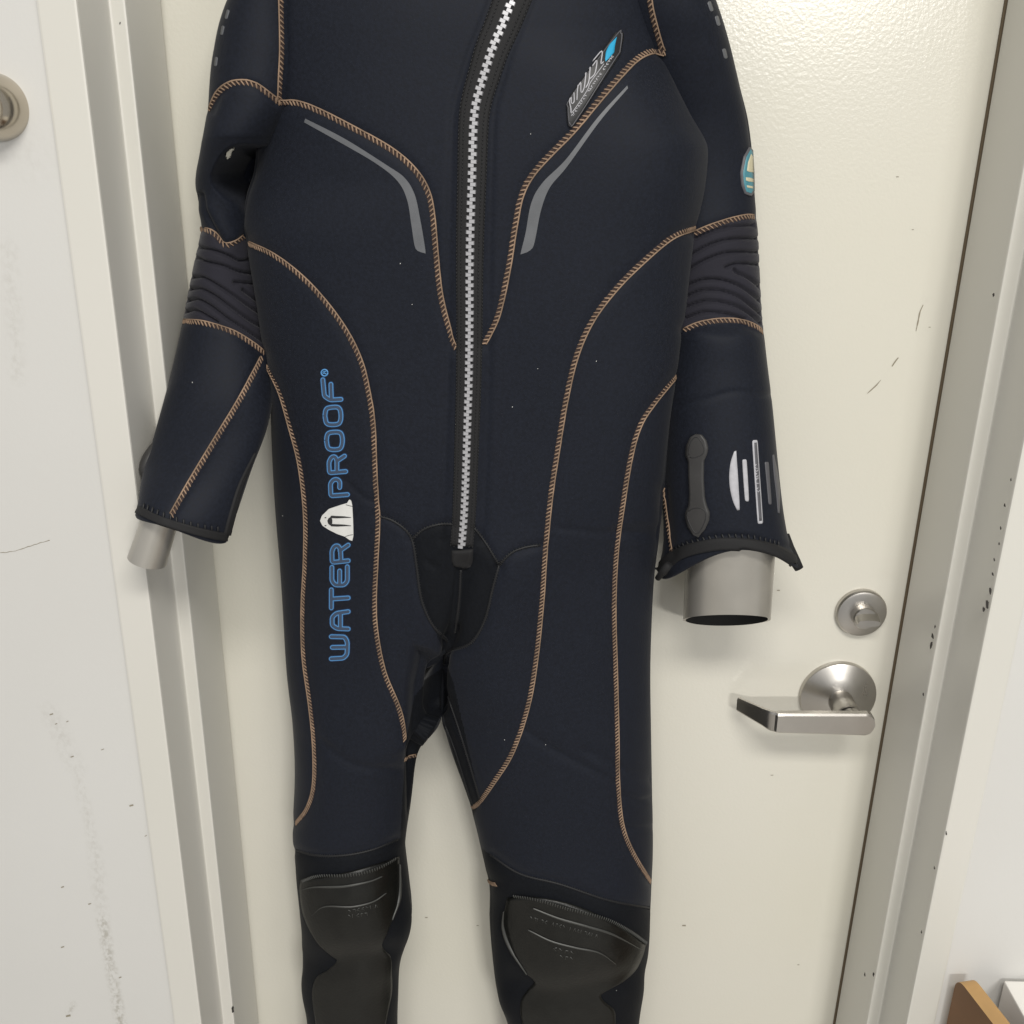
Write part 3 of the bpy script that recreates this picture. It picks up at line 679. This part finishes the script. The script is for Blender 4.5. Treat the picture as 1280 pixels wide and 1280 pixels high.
def bead(b, a, c, r, n, m=0):
    """short tapered stitch from a to c"""
    d = c - a; L = np.linalg.norm(d); d = d / L; s = np.cross(d, n); s /= np.linalg.norm(s)
    rows = [a - d * .0001]; V = []
    for t, k in ((0, .35), (.2, .95), (.75, .9), (1, .3)):
        q = a + d * L * t
        for ang in (0, 1.257, 2.513, 3.77, 5.027): V.append(q + (s * math.cos(ang) + n * math.sin(ang)) * r * k)
    Fc = [(i * 5 + j, i * 5 + (j + 1) % 5, (i + 1) * 5 + (j + 1) % 5, (i + 1) * 5 + j) for i in range(3) for j in range(5)] + [(0, 1, 2, 3, 4), (15, 16, 17, 18, 19)]
    b.add(V, Fc, m)
def stitch_seam(path, side=1, wd=.0024, pitch=.0041, r=.0008):
    P, N, T = along(path, pitch); b = MB()
    S = np.cross(T, N) * side
    b.tube([tuple(p + n * .0009 - s * wd * .95) for p, n, s in zip(P, N, S)], .00075, 6, 0)
    fl = [p + n * .0002 for p, n in zip(P, N)]
    b.grid([[q - s * wd, q + n * .0003, q + s * wd * .95] for q, s, n in zip(fl, S, N)], 1)
    for p, n, s, t in zip(P, N, S, T):
        j = rng.uniform(-.0003, .0003)
        a = p - s * wd * .9 + n * .0010 - t * .0012; c = p + s * (wd * 1.0 + j) + n * .0007 + t * (.0020 + j)
        bead(b, a, c, r * rng.uniform(.9, 1.12), n, 0)
    return b.build('seam_stitching', [M['thread'], M['thread_dark']], suit)
sides = [-1, 1, 1, 1, 1, 1, -1, 1, 1, 1, 1, -1, 1, 1, 1, 1, 1]
for p, sd in zip(TAN, sides): stitch_seam(p, sd)
def black_seam(path, r=.0011):
    P, N, T = along(path, .0030); b = MB()
    b.tube([tuple(p + n * .0004) for p, n in zip(P, N)], r, 6, 0)
    S = np.cross(T, N)
    for k, (p, n, s, t) in enumerate(zip(P, N, S, T)):
        bead(b, p - s * .0022 + n * .0006, p + s * .0022 + n * .0006 + t * .001, .0006, n)
    return b.build('black_seam', M['black_thread'], suit)
for p in DARK[:8] + DARK[10:12]: black_seam(p)

# --- reflective stripes and dots
def c2(L, ox, oy, s): return [(ox + x / s, oy + y / s) for x, y in L]
def stripe(Lp, Rp, name, m, h=.0004, n=60, nt=4, label=None):
    b = MB(); patch(b, cr(Lp, n), cr(Rp, n), h, nt, drop=.0003); return b.build(name, m, suit, label, smooth=False)
stripe(c2([(257, 490), (400, 570), (545, 655), (630, 725), (668, 800), (685, 900), (700, 990), (722, 1008)], 300, 0, 3.2), c2([(262, 474), (420, 555), (590, 662), (660, 712), (700, 780), (722, 880), (740, 985), (743, 1014)], 300, 0, 3.2), 'reflective_stripe', M['reflect'])
stripe(c2([(588, 342), (470, 470), (345, 635), (250, 730), (205, 810), (182, 930), (165, 1000), (161, 1018)], 600, 0, 3.2), c2([(592, 354), (480, 485), (350, 665), (280, 750), (245, 840), (225, 940), (212, 990), (190, 1008)], 600, 0, 3.2), 'reflective_stripe', M['reflect'])
for u, v, a in ((284, 18, .35), (278, 38, .25), (270, 77, .15), (897, 26, -.35), (906, 67, -.3), (888, 8, -.4)):
    b = MB(); ribbon(b, [(u + 3.2 * a, v - 4), (u, v), (u - 3.2 * a, v + 4)], 2.4 if u > 600 else 1.9, .0004); b.build('reflective_dot', M['reflect'], suit)

# --- zipper
tape = MB(); n = len(ZIP); zt_ = np.gradient(ZIP, axis=0); zt_ /= np.linalg.norm(zt_, axis=1)[:, None]; zn = np.stack([-zt_[:, 1], zt_[:, 0]], -1)
hwz = np.interp(ZIP[:, 1], [-70, 0, 120, 400, 690], [25, 24, 20, 17, 15])[:, None]
patch(tape, (ZIP + zn * hwz)[::2], (ZIP - zn * hwz)[::2], .0012, 9, edge=3)
zipper = tape.build('zipper_tape', M['tape'], suit)
P, N, T = along(ZIP, .00315); S = np.cross(T, N)
b = MB()
for k, (p, n_, s, t) in enumerate(zip(P, N, S, T)):
    sg = 1 if k % 2 else -1; c = p + n_ * .0022
    for (x0, x1, hh, tt_) in ((-.0015, .0040, .0010, .00175),):
        V = []
        for dz in (-1, 1):
            kk = .82 if dz > 0 else 1
            for dx, dt in ((x0, -1), (x1, -1), (x1, 1), (x0, 1)):
                V.append(c + s * sg * dx * kk + t * dt * tt_ * kk + n_ * dz * hh)
        b.add(V, [(0, 3, 2, 1), (4, 5, 6, 7), (0, 1, 5, 4), (1, 2, 6, 5), (2, 3, 7, 6), (3, 0, 4, 7)])
tag(b.build('zipper_teeth', M['teeth'], zipper, smooth=False), kind='stuff')
b = MB()
for off in (-.9, -.62, .62, .9):
    Pz, Nz, Tz = along(ZIP + zn * hwz * off, .0032)
    for p, n_, t in zip(Pz, Nz, Tz): bead(b, p + n_ * .0016 - t * .0011, p + n_ * .0016 + t * .0011, .0006, n_)
tag(b.build('zipper_stitching', M['black_thread'], zipper), kind='stuff')
b = MB(); patch(b, cr([(564, 688), (564, 700), (566, 706)], 8), cr([(592, 686), (591, 702), (588, 709)], 8), .0035, 6, edge=4); b.build('zipper_end', M['tape'], suit)

# --- blue lettering down the leg
def letter(paths, ox, oy, s):
    b = MB()
    for m, hw, h in ((0, 4.7, .00025), (1, 3.7, .0004), (2, 2.45, .00055)):
        for p, closed in paths:
            q = np.array(c2(p, ox, oy, s))
            if closed: q = np.vstack([q, q[:1]])
            # round the corners a little
            dq = cr(q, step=1.2) if closed else None
            if not closed:
                e = [q[0]]
                for i in range(1, len(q) - 1):
                    for tt in (.0, .25, .5, .75, 1):
                        a1 = q[i] + (q[i - 1] - q[i]) * min(.45, 2.6 / (np.linalg.norm(q[i - 1] - q[i]) + 1e-6)); a2 = q[i] + (q[i + 1] - q[i]) * min(.45, 2.6 / (np.linalg.norm(q[i + 1] - q[i]) + 1e-6))
                        e.append((1 - tt) ** 2 * a1 + 2 * tt * (1 - tt) * q[i] + tt * tt * a2)
                e.append(q[-1]); e = np.array(e)
                sarc = np.r_[0, np.cumsum(np.linalg.norm(np.diff(e, axis=0), axis=1))]; k = np.linspace(0, sarc[-1], max(3, int(sarc[-1] / 1.3)))
                dq = np.stack([np.interp(k, sarc, e[:, i]) for i in range(2)], -1)
            ribbon(b, dq, hw * .82, h, m, raw=True, cap=not closed, drop=.0002)
    return b.build('printed_letter', [M['navyprint'], M['blueprint'], M['fillprint']], suit, smooth=False)
K4 = (370, 620, 5.818); K3 = (370, 440, 6.4)
letter([([(258, 1183), (345, 1178), (372, 1150), (374, 1060), (355, 1024), (258, 1022)], 0), ([(266, 1100), (370, 1098)], 0)], *K4)
letter([([(380, 966), (300, 963), (264, 940), (264, 880), (295, 852), (380, 840)], 0), ([(324, 955), (324, 855)], 0)], *K4)
letter([([(258, 812), (258, 682)], 0), ([(262, 748), (380, 740)], 0)], *K4)
letter([([(262, 518), (262, 615), (285, 646), (350, 646), (374, 618), (374, 514)], 0), ([(318, 640), (318, 545)], 0)], *K4)
letter([([(380, 470), (264, 482), (262, 400), (278, 366), (304, 358), (324, 384), (328, 462)], 0), ([(322, 396), (380, 356)], 0)], *K4)
letter([([(412, 1140), (280, 1150), (276, 1052), (300, 1020), (335, 1018), (352, 1040), (350, 1082)], 0)], *K3)
letter([([(398, 955), (268, 966), (264, 880), (285, 840), (312, 834), (328, 862), (328, 945)], 0), ([(328, 872), (388, 832)], 0)], *K3)
letter([([(244, 705), (252, 662), (275, 644), (335, 640), (362, 655), (372, 700), (366, 750), (345, 776), (288, 780), (256, 762)], 1)], *K3)
letter([([(232, 510), (240, 464), (262, 446), (324, 440), (350, 456), (360, 500), (356, 550), (334, 576), (274, 580), (244, 564)], 1)], *K3)
letter([([(360, 378), (275, 383), (228, 352), (216, 222)], 0), ([(284, 376), (280, 258)], 0)], *K3)
b = MB(); cc = (228, 166)
ring_ = c2([(cc[0] + 26 * math.cos(a), cc[1] + 26 * math.sin(a)) for a in np.linspace(0, 2 * math.pi, 15)], *K3)
ribbon(b, ring_, 1.0, .0005, cap=False, step=1.5); ribbon(b, c2([(238, 156), (220, 156), (216, 168), (228, 172), (230, 158)], *K3), .6, .0005, step=1.2); ribbon(b, c2([(228, 168), (240, 176)], *K3), .6, .0005, step=1.2)
b.build('registered_mark', M['blueprint'], suit)
# white animal-head emblem
b = MB()
polypatch(b, c2([(176, 180), (190, 140), (240, 92), (330, 62), (372, 50), (388, 22), (404, 36), (410, 72), (416, 180), (418, 290), (410, 326), (390, 320), (358, 296), (300, 276), (240, 246), (194, 216)], *K4), .0005, 0, 40, 8, math.pi / 2)
emb = b.build('printed_emblem', M['white'], suit, 'white printed emblem with two tusks', smooth=False)
b = MB()
polypatch(b, c2([(228, 180), (238, 158), (256, 150), (266, 165), (268, 182), (266, 200), (254, 212), (238, 204)], *K4), .0008, 0, 12, 5)
for yy in (152, 212):
    ribbon(b, c2([(262, yy - 2), (300, yy), (350, yy), (400, yy + 3)], *K4), [1.7, 1.6, 1.2, .4], .0008)
    ribbon(b, c2([(214, yy + (4 if yy < 180 else 2)), (219, yy + (4 if yy < 180 else 2))], *K4), .7, .0008)
ribbon(b, c2([(365, 62), (395, 70), (412, 74)], *K4), .35, .0008); ribbon(b, c2([(362, 292), (395, 282), (414, 280)], *K4), .35, .0008)
b.build('emblem_marks', M['inkblack'], emb)

# --- worn, unreadable small print: rows of short strokes
def caption(b, groups, p0, p1, hgt, hw, h):
    p0, p1 = np.array(p0, float), np.array(p1, float); d = p1 - p0; L = np.linalg.norm(d); d /= L; dn = np.array([-d[1], d[0]])
    n = sum(groups) + len(groups) - 1; adv = L / n; i = 0
    for g in groups:
        for k in range(g):
            o_ = p0 + d * i * adv; z = random.choice(((0, 0, 0, 1), (0, 1, .3, 0, .6, 1), (0, .1, .6, .1, .6, .9), (.6, 0, 0, .4, .6, 1), (0, 0, .55, .5), (.1, 1, .1, .1, .6, .1)))
            q = [o_ + d * z[j] * adv + dn * (z[j + 1] - .5) * hgt for j in range(0, len(z), 2)]
            ribbon(b, np.array(q), hw, h, raw=True, nt=2, cap=False, drop=.0003); i += 1
        i += 1

# --- chest badge
K7 = (680, 20, 8.0)
b = MB(); BP = [(236, 1095), (222, 900), (255, 800), (700, 175), (745, 160), (782, 175), (786, 230), (758, 390), (725, 440), (300, 1085), (262, 1110)]
M['badge'] = mat('black badge rubber', (.008, .008, .009), .42)
polypatch(b, c2(BP, *K7), .0026, 0, 50, 7, 0); bad = b.build('chest_badge', M['badge'], suit, 'slanted black rubber badge with grey and blue print')
b = MB(); ribbon(b, c2([(246, 1060), (240, 920), (268, 815), (712, 200), (748, 185), (764, 200), (742, 380), (715, 420), (310, 1045), (265, 1085), (246, 1060)], *K7), .55, .0030, nt=2, cap=False); b.build('badge_rim', M['dimprint'], bad)
b = MB()
for p in ([(78, 940), (70, 990), (86, 1060), (90, 1120)], [(92, 930), (95, 1010), (130, 985), (128, 870)], [(182, 770), (172, 850), (168, 960)], [(192, 770), (216, 735), (222, 870), (262, 800), (284, 610)], [(338, 540), (322, 720), (285, 800)], [(372, 515), (425, 452), (402, 615), (340, 685)], [(385, 440), (490, 330), (478, 490), (508, 472)]):
    ribbon(b, c2(p, 705, 35, 10.66), .62, .0032, nt=2, step=2)
for p in ([(85, 1122), (112, 1118), (300, 840), (345, 735), (515, 500)],): ribbon(b, c2(p, 705, 35, 10.66), .4, .0032, nt=2, step=2)
caption(b, (9, 8, 6), c2([(100, 1180)], 705, 35, 10.66)[0], c2([(640, 385)], 705, 35, 10.66)[0], 2.4, .45, .0032)
b.build('badge_lettering', M['silver'], bad)
b = MB(); polypatch(b, c2([(598, 450), (606, 370), (640, 300), (712, 222), (694, 330), (690, 380), (640, 440), (606, 470)], *K7), .0032, 0, 16, 4); b.build('badge_square', M['cyan'], bad)
M['teal'] = mat('teal badge print', (.06, .22, .27), .45)
# --- sleeve badge
b = MB(); polypatch(b, [(936, 184), (939.5, 188), (941, 215), (941.5, 240), (938, 245), (931, 243), (926.5, 232), (925, 216), (929, 196)], .0018, 0, 26, 6); sb = b.build('sleeve_badge', M['dimprint'], suit, 'small teal and cream shield badge')
b = MB(); polypatch(b, [(936, 187), (938.5, 190), (940, 238), (937, 242), (931, 240), (928, 230), (926.8, 216), (930.5, 197)], .0022, 0, 20, 5); b.build('badge_field', M['teal'], sb)
b = MB(); polypatch(b, [(936, 193), (938.5, 196), (939.3, 216), (931, 215), (932.5, 203)], .0026, 0, 12, 4); polypatch(b, [(930, 222), (939.3, 223), (939.3, 228), (930, 227)], .0026, 0, 6, 4); polypatch(b, [(931, 232), (939.2, 233), (938.5, 236), (931.5, 235)], .0026, 0, 6, 4); b.build('badge_emblem', M['cream'], sb)

# --- right forearm: strap keeper and slashes
K8 = (820, 500, 4.265)
b = MB(); polypatch(b, c2([(215, 180), (245, 184), (270, 215), (280, 255), (275, 285), (258, 325), (256, 420), (262, 520), (272, 560), (288, 600), (285, 640), (262, 690), (232, 720), (205, 712), (178, 670), (165, 620), (168, 590), (182, 560), (186, 500), (182, 400), (180, 320), (166, 290), (170, 240), (190, 195)], *K8), .0042, 0, 60, 8)
kp = b.build('strap_keeper', M['rubber'], suit, 'dog bone shaped grey rubber keeper')
for q in ([(190, 302), (215, 304), (250, 288), (262, 262), (250, 225), (228, 196), (205, 205), (190, 240), (186, 290)], [(182, 588), (212, 572), (255, 575), (270, 605), (262, 650), (235, 700), (212, 696), (188, 650), (176, 610), (182, 588)]):
    b = MB(); ribbon(b, c2(q, *K8), .45, .0044, nt=2, cap=False); b.build('keeper_groove', M['inkblack'], kp)
def slash(Lp, Rp, m, lab=None): 
    b = MB(); patch(b, cr(c2(Lp, *K8), 24), cr(c2(Rp, *K8), 24), .0006, 4, drop=.0003); return b.build('reflective_slash', m, suit)
slash([(416, 275), (398, 330), (390, 400), (394, 470), (410, 540), (432, 588)], [(428, 270), (432, 330), (437, 400), (441, 470), (445, 540), (446, 585)], M['silver'])
slash([(462, 318), (460, 330), (466, 430), (474, 530), (480, 540)], [(478, 316), (483, 325), (490, 430), (495, 528), (492, 540)], M['silver'])
tall = slash([(518, 214), (513, 225), (524, 400), (541, 645), (548, 660)], [(536, 213), (541, 222), (553, 400), (569, 640), (565, 658)], M['silver'])
b = MB(); patch(b, cr(c2([(520, 228), (530, 400), (547, 645)], *K8), 20), cr(c2([(535, 226), (547, 400), (563, 642)], *K8), 20), .0009, 3); b.build('slash_inlay', M['dimprint'], tall)
b = MB(); caption(b, (2, 7), c2([(543, 490)], *K8)[0], c2([(531, 335)], *K8)[0], 3.4, .4, .0012); b.build('slash_lettering', M['silver'], tall)
slash([(582, 330), (580, 340), (590, 450), (599, 548), (604, 557)], [(596, 330), (600, 340), (608, 450), (615, 548), (612, 556)], M['dimprint'])
slash([(620, 295), (628, 400), (640, 500), (649, 600)], [(628, 290), (650, 400), (660, 500), (658, 605)], M['dimprint'])

# --- cuffs
def cuff(path, hw, lab=None):
    b = MB(); ribbon(b, path, hw, .0022, nt=6, cap=False)
    o = b.build('cuff_binding', M['tape'], suit); return o
cuff([(826, 716), (838, 700), (860, 688), (900, 680), (940, 682), (970, 690), (994, 704)], 7.5)
cuff([(173, 637), (200, 650), (240, 662), (270, 669), (283, 671)], 5)
cuff([(283, 668), (289, 645), (299, 610), (308, 588), (318, 566)], [3.5, 3.5, 3, 2, .4])
for pth in ([(838, 692), (860, 679), (900, 671), (940, 672), (975, 681)], [(180, 633), (210, 646), (245, 657), (275, 662)]):
    Pz, Nz, Tz = along(pth, .0065); b = MB()
    for p, n_, t in zip(Pz, Nz, Tz):
        s = np.cross(t, n_); bead(b, p + n_ * .0012 - s * .003, p + n_ * .0012 + s * .003 + t * .002, .0012, n_)
    b.build('cuff_stitching', M['black_thread'], suit)
# flared binding ends
b = MB(); b.tube([px(836, 706, -.125), px(829, 714, -.118), px(822, 723, -.112)], [.004, .0042, .0032], 10); b.build('cuff_corner', M['tape'], suit)
b = MB(); b.tube([px(982, 668, -.088), px(986, 685, -.092), px(994, 702, -.098), px(999, 711, -.10)], [.004, .006, .006, .005], 10); b.build('cuff_corner', M['tape'], suit)
# keeper peeking past the left sleeve
b = MB(); rows = []
for t in np.linspace(0, 1, 12):
    c = px(201 - 9 * math.sin(math.pi * t) - 8 * t, 548 + 60 * t, -.150); r0 = .004 + .005 * math.sin(math.pi * t) ** .7
    rows.append([c + Vector((math.cos(a) * r0, math.sin(a) * .020 * math.sin(math.pi * (t * .9 + .05)), 0)) for a in np.linspace(0, 2 * math.pi, 16, endpoint=False)])
b.grid(rows, 0, True); b.build('strap_keeper', M['rubber'], suit)

# --- knee pads
def knee(Lp, Rp, ridges, top, cap=None, bend=0):
    b = MB(); patch(b, cr(Lp, 70), cr(Rp, 70), .0032, 22, edge=5, bend=bend); pad = b.build('knee_pad', M['pad'], suit)
    for r, hw in ridges:
        b = MB(); ribbon(b, r, [hw * .3, hw, hw, hw * .3], .0046, nt=3); b.build('pad_ridge', M['padline'], pad)
    P, N, T = along(top, .0030); b = MB(); S = np.cross(T, N)
    for p, n_, s, t in zip(P, N, S, T): bead(b, p + n_ * .0036 - s * .0022, p + n_ * .0036 + s * .0022 + t * .0006, .0009, n_)
    b.build('pad_stitching', M['padline'], pad)
    if cap:
        for tx, p0, p1, hg in cap:
            b = MB(); caption(b, tx, p0, p1, hg, .3, .0040); tag(b.build('pad_caption', M['padline'], pad), kind='stuff')
knee([(376, 1100), (375, 1115), (380, 1145), (395, 1175), (412, 1192), (421, 1200), (410, 1212), (395, 1222), (390, 1240), (393, 1270), (400, 1310)],
     [(499, 1070), (499, 1105), (495, 1135), (486, 1160), (478, 1180), (482, 1188), (489, 1196), (490, 1215), (490, 1240), (484, 1270), (478, 1310)],
     [([(378, 1112), (395, 1107), (430, 1106), (460, 1100), (475, 1094)], 1.3), ([(393, 1142), (408, 1131), (440, 1131), (465, 1125), (480, 1115)], .8), ([(497, 1080), (497, 1120), (488, 1148)], 1.1)],
     [(381, 1100), (400, 1093), (440, 1092), (470, 1084), (492, 1072)], [((7,), (436, 1137), (472, 1130), 4), ((5,), (436, 1143), (460, 1140), 4)], 4)
knee([(634, 1122), (630, 1140), (631, 1160), (642, 1190), (656, 1212), (668, 1226), (660, 1236), (652, 1248), (650, 1265), (655, 1290), (662, 1320)],
     [(807, 1182), (803, 1196), (795, 1212), (780, 1226), (764, 1235), (752, 1243), (756, 1252), (768, 1262), (770, 1275), (768, 1295), (762, 1320)],
     [([(668, 1133), (700, 1146), (735, 1156), (765, 1166), (800, 1186)], 1.3), ([(662, 1160), (690, 1174), (720, 1182), (748, 1188), (768, 1202)], .8), ([(632, 1138), (631, 1160), (640, 1185), (660, 1215)], 1.0)],
     [(644, 1118), (670, 1122), (710, 1134), (755, 1146), (785, 1162), (806, 1178)], [((5, 4, 8), (664, 1145), (748, 1168), 4), ((4,), (692, 1183), (720, 1190), 4), ((3,), (700, 1193), (719, 1197), 4)], -20)
b = MB()
for u, v in ((515, 381), (354, 645), (663, 168), (672, 461), (770, 1253 - 15), (682, 931), (745, 452), (631, 925), (241, 479), (500, 330), (640, 509)):
    p, n_ = hit(u, v); bead(b, np.array(p + n_ * .0005), np.array(p + n_ * .0006) + np.array([rng.uniform(-.001, .001), 0, rng.uniform(.0004, .0012)]), .0004, np.array(n_))
tag(b.build('lint', M['white'], suit), kind='stuff')

# ================================================================== HANGER with tube arms
hg = empty('hanger', (px(590, -150, -.075).x, -.06, 1.85), 'grey tube arm hanger holding the wetsuit, ends showing below the cuffs', 'hanger')
tp = px(909, 640, -.083); bt_ = px(909, 768, -.126); bc = Vector((px(909, 765, -.083).x, -.083, px(909, 766, -.126).z))
rad = (px(963, 740, -.083) - px(855, 740, -.083)).length / 2
def cutpipe(c, top, r, lean, name, cut, n=48, ry=None, cutx=0):
    b = MB(); ry = ry or r; ax = Vector(lean)
    out, inn = [], []
    for k in range(n):
        a = 2 * math.pi * k / n; d = Vector((math.cos(a) * r, math.sin(a) * ry, 0)); d2 = d * .94
        zoff = -cut * (math.sin(a) + 1) / 2 - cutx * math.cos(a)
        out.append((c + d + Vector((0, 0, zoff)), c + d + ax)); inn.append((c + d2 + Vector((0, 0, zoff)), c + d2 + ax))
    b.grid([[q[1] for q in out], [q[0] for q in out], [q[0] for q in inn], ], 0, True)
    b.grid([[q[0] for q in inn], [q[1] for q in inn]], 1, True)
    return b.build(name, [M['tube'], M['dark']], hg, autos=.7)
cutpipe(bc, .2, rad, (-.006, .0, .115), 'tube_arm', .060)
lc = px(183.5, 697, -.20); lr = (px(205, 697, -.2) - px(162, 697, -.2)).length / 2
cutpipe(lc, .2, lr, (.026, .012, .068), 'tube_arm', .006, ry=.022, cutx=.0065)
b = MB(); cx = px(590, -150, -.075).x
b.tube([(cx - .16, -.078, 1.79), (cx - .08, -.078, 1.845), (cx, -.078, 1.86), (cx + .08, -.078, 1.845), (cx + .16, -.078, 1.79)], .012, 10); b.build('shoulder_bar', M['tube'], hg)
b = MB(); b.tube([(cx, -.078, 1.86), (cx, -.078, 1.98)] + [(cx, -.058 - .02 * math.cos(a), 1.98 + .02 * math.sin(a)) for a in np.linspace(.2, 3.0, 8)] + [(cx, -.038, 1.97), (cx, -.036, 1.95)], .003, 8); b.build('hook', M['steel'], hg)
b = MB(); b.tube([(cx, .001, 1.985), (cx, -.03, 1.985), (cx, -.055, 1.985), (cx, -.066, 1.99), (cx, -.07, 2.0)], .006, 10); b.lathe((cx, 0, 1.985), (0, -1, 0), [(.02, 0), (.02, .004), (.006, .006)], 24)
b.build('coat_hook', M['steel'], door)
